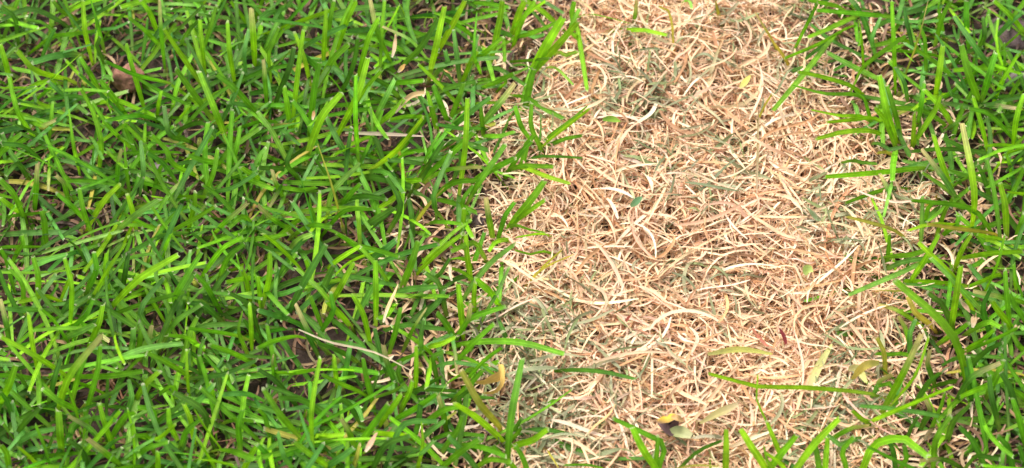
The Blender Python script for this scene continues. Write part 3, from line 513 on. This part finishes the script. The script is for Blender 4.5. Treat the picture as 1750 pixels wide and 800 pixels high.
for spx, rr in (((222, 146), 0.013), ((1738, 138), 0.012), ((1725, 62), 0.013), ((276, 297), 0.005)):
    in_xy = in_xy[np.linalg.norm(in_xy - (at(*spx, 0.012)[:2] - np.array([0, 0.006])), axis=1) > rr]
out_xy = scatter(-0.95, 0.95, -0.75, 0.85, 16000, lambda q: np.where((np.abs(q[:, 0]) < 0.36) & (q[:, 1] > -0.25) & (q[:, 1] < 0.27), 0, lawn_prob(q)))
wide_xy = scatter(-2.6, 2.6, -2.2, 2.6, 3500, lambda q: np.where((np.abs(q[:, 0]) < 0.95) & (q[:, 1] > -0.75) & (q[:, 1] < 0.85), 0, 1.0)*np.ones(len(q)))
mid_xy = scatter(*IN, 5200, lambda q: lawn_prob(q)*(patch_sd(q) > 0.03))
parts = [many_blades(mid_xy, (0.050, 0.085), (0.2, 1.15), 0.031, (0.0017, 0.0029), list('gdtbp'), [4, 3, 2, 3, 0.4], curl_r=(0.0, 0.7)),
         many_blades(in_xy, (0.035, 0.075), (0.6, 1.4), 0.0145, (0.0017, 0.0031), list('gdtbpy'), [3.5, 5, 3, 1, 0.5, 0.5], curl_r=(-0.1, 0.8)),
         many_blades(out_xy, (0.025, 0.07), (0.2, 1.2), 0.05, (0.0026, 0.0044), list('gdtbp'), [4, 2, 2, 3, 0.4], k=7),
         many_blades(wide_xy, (0.05, 0.10), (0.3, 1.2), 0.06, (0.005, 0.009), list('gdtb'), [4, 2, 2, 3], k=4, across=2)]
tag(link('grass', mesh_of('grass', *merge(parts), M_GREEN)), 'dense green mown grass growing low between the larger tufts', 'grass', kind='stuff')
print('GRASS', [len(p[1]) for p in parts])

# ------------------------------------------------------------------ dead straw, thatch and clippings
STRAW_C = np.array([(0.825, 0.575, 0.37), (0.77, 0.50, 0.30), (0.85, 0.655, 0.455), (0.62, 0.345, 0.17), (0.42, 0.22, 0.11), (0.63, 0.49, 0.28), (0.79, 0.52, 0.335)])
STRAW_W = np.array([4.5, 3.6, 4.2, 1.7, 0.6, 1.4, 2])
THATCH_C = np.array([(0.17, 0.085, 0.045), (0.27, 0.145, 0.08), (0.10, 0.052, 0.034), (0.46, 0.29, 0.15), (0.21, 0.16, 0.075)])
CLIP_C = np.array([(0.23, 0.24, 0.12), (0.31, 0.31, 0.17), (0.17, 0.20, 0.09), (0.38, 0.36, 0.21), (0.26, 0.30, 0.12)])
def straw_lines(xy, z, Lr, curl, k=8, wave=0.0018, tilt=0.25):
    """curled dead blades lying about height z, centred at xy"""
    n = len(xy); L = rng.uniform(*Lr, n); a = rng.uniform(0, 2*np.pi, n)
    c = rng.normal(0, curl, n); c2 = rng.normal(0, curl*0.7, n)
    P = np.zeros((n, k, 3)); p = np.zeros((n, 2)); s = np.linspace(0, 1, k)
    for i in range(1, k):
        a = a + (c + c2*math.cos(math.pi*s[i]))/(k - 1)
        p = p + (L/(k - 1))[:, None]*np.column_stack([np.cos(a), np.sin(a)]); P[:, i, :2] = p
    P[:, :, :2] += xy[:, None, :] - P[:, :, :2].mean(1, keepdims=True)
    ph = rng.random((n, 1))*6.28; tl = rng.normal(0, tilt, n)
    P[:, :, 2] = z[:, None] + wave*np.sin(ph + s[None]*rng.uniform(2, 7, (n, 1))) + (s[None] - 0.5)*(L*tl*0.35)[:, None]
    P[:, :, 2] = np.maximum(P[:, :, 2], 0.0012 + 0.002*rng.random((n, 1)))
    return P
def straw_rib(P, Wr, cols, wts, across=3, sat=0.09):
    n, k, _ = P.shape
    ci = rng.choice(len(cols), n, p=wts/np.sum(wts))
    c1 = np.clip(cols[ci]*(1 + rng.normal(0, 0.1, (n, 1)))*(1 + rng.normal(0, sat*0.4, (n, 3))), 0.01, 0.88)
    sp = wob(P.mean(1)[:, :2], 48)[:, None]                   # paler and dirtier areas of the mat
    c1 = np.clip(c1*(1 + sp*np.array([0.05, 0.065, 0.08])), 0.01, 0.88)
    c0 = np.clip(c1*(1 + rng.normal(0, 0.12, (n, 1))), 0.01, 0.88)
    NR = np.array([0, 0, 1.0]) + rng.normal(0, 0.45, (n, 3)); NR /= np.linalg.norm(NR, axis=1, keepdims=True)
    prof = np.interp(np.linspace(0, 1, k), [0, 0.15, 0.5, 0.85, 1], [0.45, 0.85, 1.0, 0.75, 0.2])
    return ribbons(P, rng.uniform(*Wr, n), NR, rng.normal(0, 1.1, n), rng.uniform(0.1, 0.5, n), prof, c0, c1, c1, False, None, across), ci
WHOLE = (-0.10, 0.30, -0.30, 0.36)
def straw_prob(xy):
    sd = patch_sd(xy) + 0.006*wob(xy, 110)
    return np.clip((0.016 - sd)/0.026, 0, 1)
def sxy(per): return scatter(*WHOLE, per, straw_prob)
def mound(xy):
    return 0.0022*wob(xy, 75)
q = sxy(130000); p1, _ = straw_rib(straw_lines(q, rng.uniform(0.001, 0.008, len(q)) + mound(q), (0.010, 0.030), 1.0), (0.0005, 0.0013), STRAW_C, STRAW_W)
q = sxy(75000); p2, _ = straw_rib(straw_lines(q, rng.uniform(0.007, 0.0125, len(q)) + mound(q), (0.013, 0.036), 1.15), (0.0006, 0.0015), STRAW_C, STRAW_W)
q = sxy(130000); p2b, _ = straw_rib(straw_lines(q, rng.uniform(0.004, 0.0115, len(q)) + mound(q), (0.003, 0.009), 0.6, k=5), (0.0004, 0.0011), STRAW_C, STRAW_W, 2)
tag(link('straw', mesh_of('straw', *merge([p1, p2, p2b]), M_STRAW)), 'matted pale peach dead straw filling the dead patch', 'straw', kind='stuff')
# brown thatch low under the lawn and along the edge
q = scatter(-0.45, 0.45, -0.33, 0.40, 32000, lambda a: np.clip((patch_sd(a) + 0.012)/0.02, 0, 1)*0.8)
p3, _ = straw_rib(straw_lines(q, rng.uniform(0.001, 0.007, len(q)), (0.008, 0.026), 1.2), (0.0008, 0.002), THATCH_C, np.array([3, 2.6, 3, 0.9, 1]))
q = scatter(-0.10, 0.30, -0.30, 0.36, 70000, lambda a: np.clip(1 - np.abs(patch_sd(a) - 0.022)/0.044, 0, 1)*0.85)
p4, _ = straw_rib(straw_lines(q, rng.uniform(0.003, 0.010, len(q)), (0.010, 0.030), 1.6), (0.0009, 0.0021), np.vstack([STRAW_C, THATCH_C]), np.concatenate([STRAW_W*0.7, [2.4, 2.4, 1.5, 2, 1.5]]))
tag(link('thatch', mesh_of('thatch', *merge([p3, p4]), M_STRAW)), 'brown matted thatch of old stems on the soil under the grass', 'thatch', kind='stuff')
# grey green wilted clippings
CLIP_SPOTS = [((905, 640), 60, 90, 1.0), ((880, 560), 40, 45, 1.0), ((950, 545), 40, 30, .7), ((1440, 345), 60, 45, 1.0), ((1480, 400), 45, 40, .6), ((1050, 110), 60, 45, .6), ((1250, 60), 70, 50, .45), ((1100, 190), 90, 30, .5), ((1130, 255), 60, 30, .5),
              ((1180, 120), 60, 35, .4), ((1260, 330), 40, 40, .3), ((1470, 620), 50, 60, .8), ((1380, 750), 80, 40, .8), ((1430, 700), 60, 40, .6), ((1000, 690), 50, 50, .6), ((1100, 770), 80, 40, .6), ((1000, 480), 40, 70, .45), ((1280, 250), 50, 50, .4),
              ((1170, 330), 60, 40, .35), ((930, 200), 40, 50, .5), ((1060, 170), 50, 30, .5), ((1370, 100), 40, 70, .5), ((1540, 350), 40, 40, .6), ((1140, 460), 60, 30, .35), ((940, 740), 40, 50, .6), ((1260, 480), 50, 60, .25), ((1060, 620), 50, 60, .3)]
def clip_xy(total):
    tw = np.array([s[3]*s[1]*s[2] for s in CLIP_SPOTS]); k = rng.choice(len(CLIP_SPOTS), total, p=tw/tw.sum())
    return np.array([at(CLIP_SPOTS[i][0][0] + rng.normal(0, CLIP_SPOTS[i][1]*0.75), CLIP_SPOTS[i][0][1] + rng.normal(0, CLIP_SPOTS[i][2]*0.75), 0.01)[:2] for i in k])
q = clip_xy(1500); p5, _ = straw_rib(straw_lines(q, rng.uniform(0.006, 0.0135, len(q)) + mound(q), (0.008, 0.022), 0.8), (0.0007, 0.0016), CLIP_C, np.ones(5))
tag(link('clippings', mesh_of('clippings', *p5, M_STRAW)), 'wilted grey green grass clippings sprinkled over the dead straw', 'clippings', kind='stuff')

# the largest straws and clippings one by one, on top
def singles(name, cat, n, xy, zr, Lr, curl, Wr, cols, wts, words, noun, group):
    P = straw_lines(xy[:n], rng.uniform(*zr, n) + mound(xy[:n]), Lr, curl, k=10, tilt=0.35)
    for i in range(n):
        Pi = P[i:i+1]; c = Pi[0].mean(0); c[2] = Pi[0, :, 2].min()
        (V, Fc, C, UV), ci = straw_rib(Pi - c, Wr, cols, wts)
        o = link(name, mesh_of(name, V, Fc, C, UV, M_STRAW), loc=tuple(c))
        L = np.linalg.norm(np.diff(Pi[0], axis=0), axis=1).sum(); ch = np.linalg.norm(Pi[0, -1] - Pi[0, 0])
        r = ch/L; shape = 'straight' if r > 0.95 else ('bowed' if r > 0.82 else ('curled' if r > 0.55 else 'tightly hooked'))
        size = 'long' if L > Lr[0] + 0.6*(Lr[1] - Lr[0]) else 'short'
        nm = near_mark(c)
        tag(o, f'{size} {shape} {words[ci[0]]} {noun} lying {nm}', cat, group)
qs = sxy(30000); x, y = to_px(np.column_stack([qs, np.full(len(qs), 0.01)]))
qs = qs[(x > 850) & (x < 1560) & (y > 8) & (y < 792) & (patch_sd(qs) < -0.002)]; rng.shuffle(qs)
singles('dry_straw', 'straw', 300, qs, (0.0115, 0.0155), (0.020, 0.050), 1.15, (0.0011, 0.0022), STRAW_C, STRAW_W,
        ['peach', 'tan', 'cream', 'orange brown', 'dark brown', 'olive cream', 'pinkish tan'], 'dead grass blade', 'larger dead blades on top of the straw')
singles('grass_clipping', 'clipping', 130, clip_xy(130), (0.0125, 0.0155), (0.014, 0.030), 0.7, (0.0012, 0.0024), CLIP_C, np.ones(5),
        ['grey green', 'light grey green', 'dark olive', 'pale grey', 'moss green'], 'wilted clipping', 'larger wilted clippings on the straw')
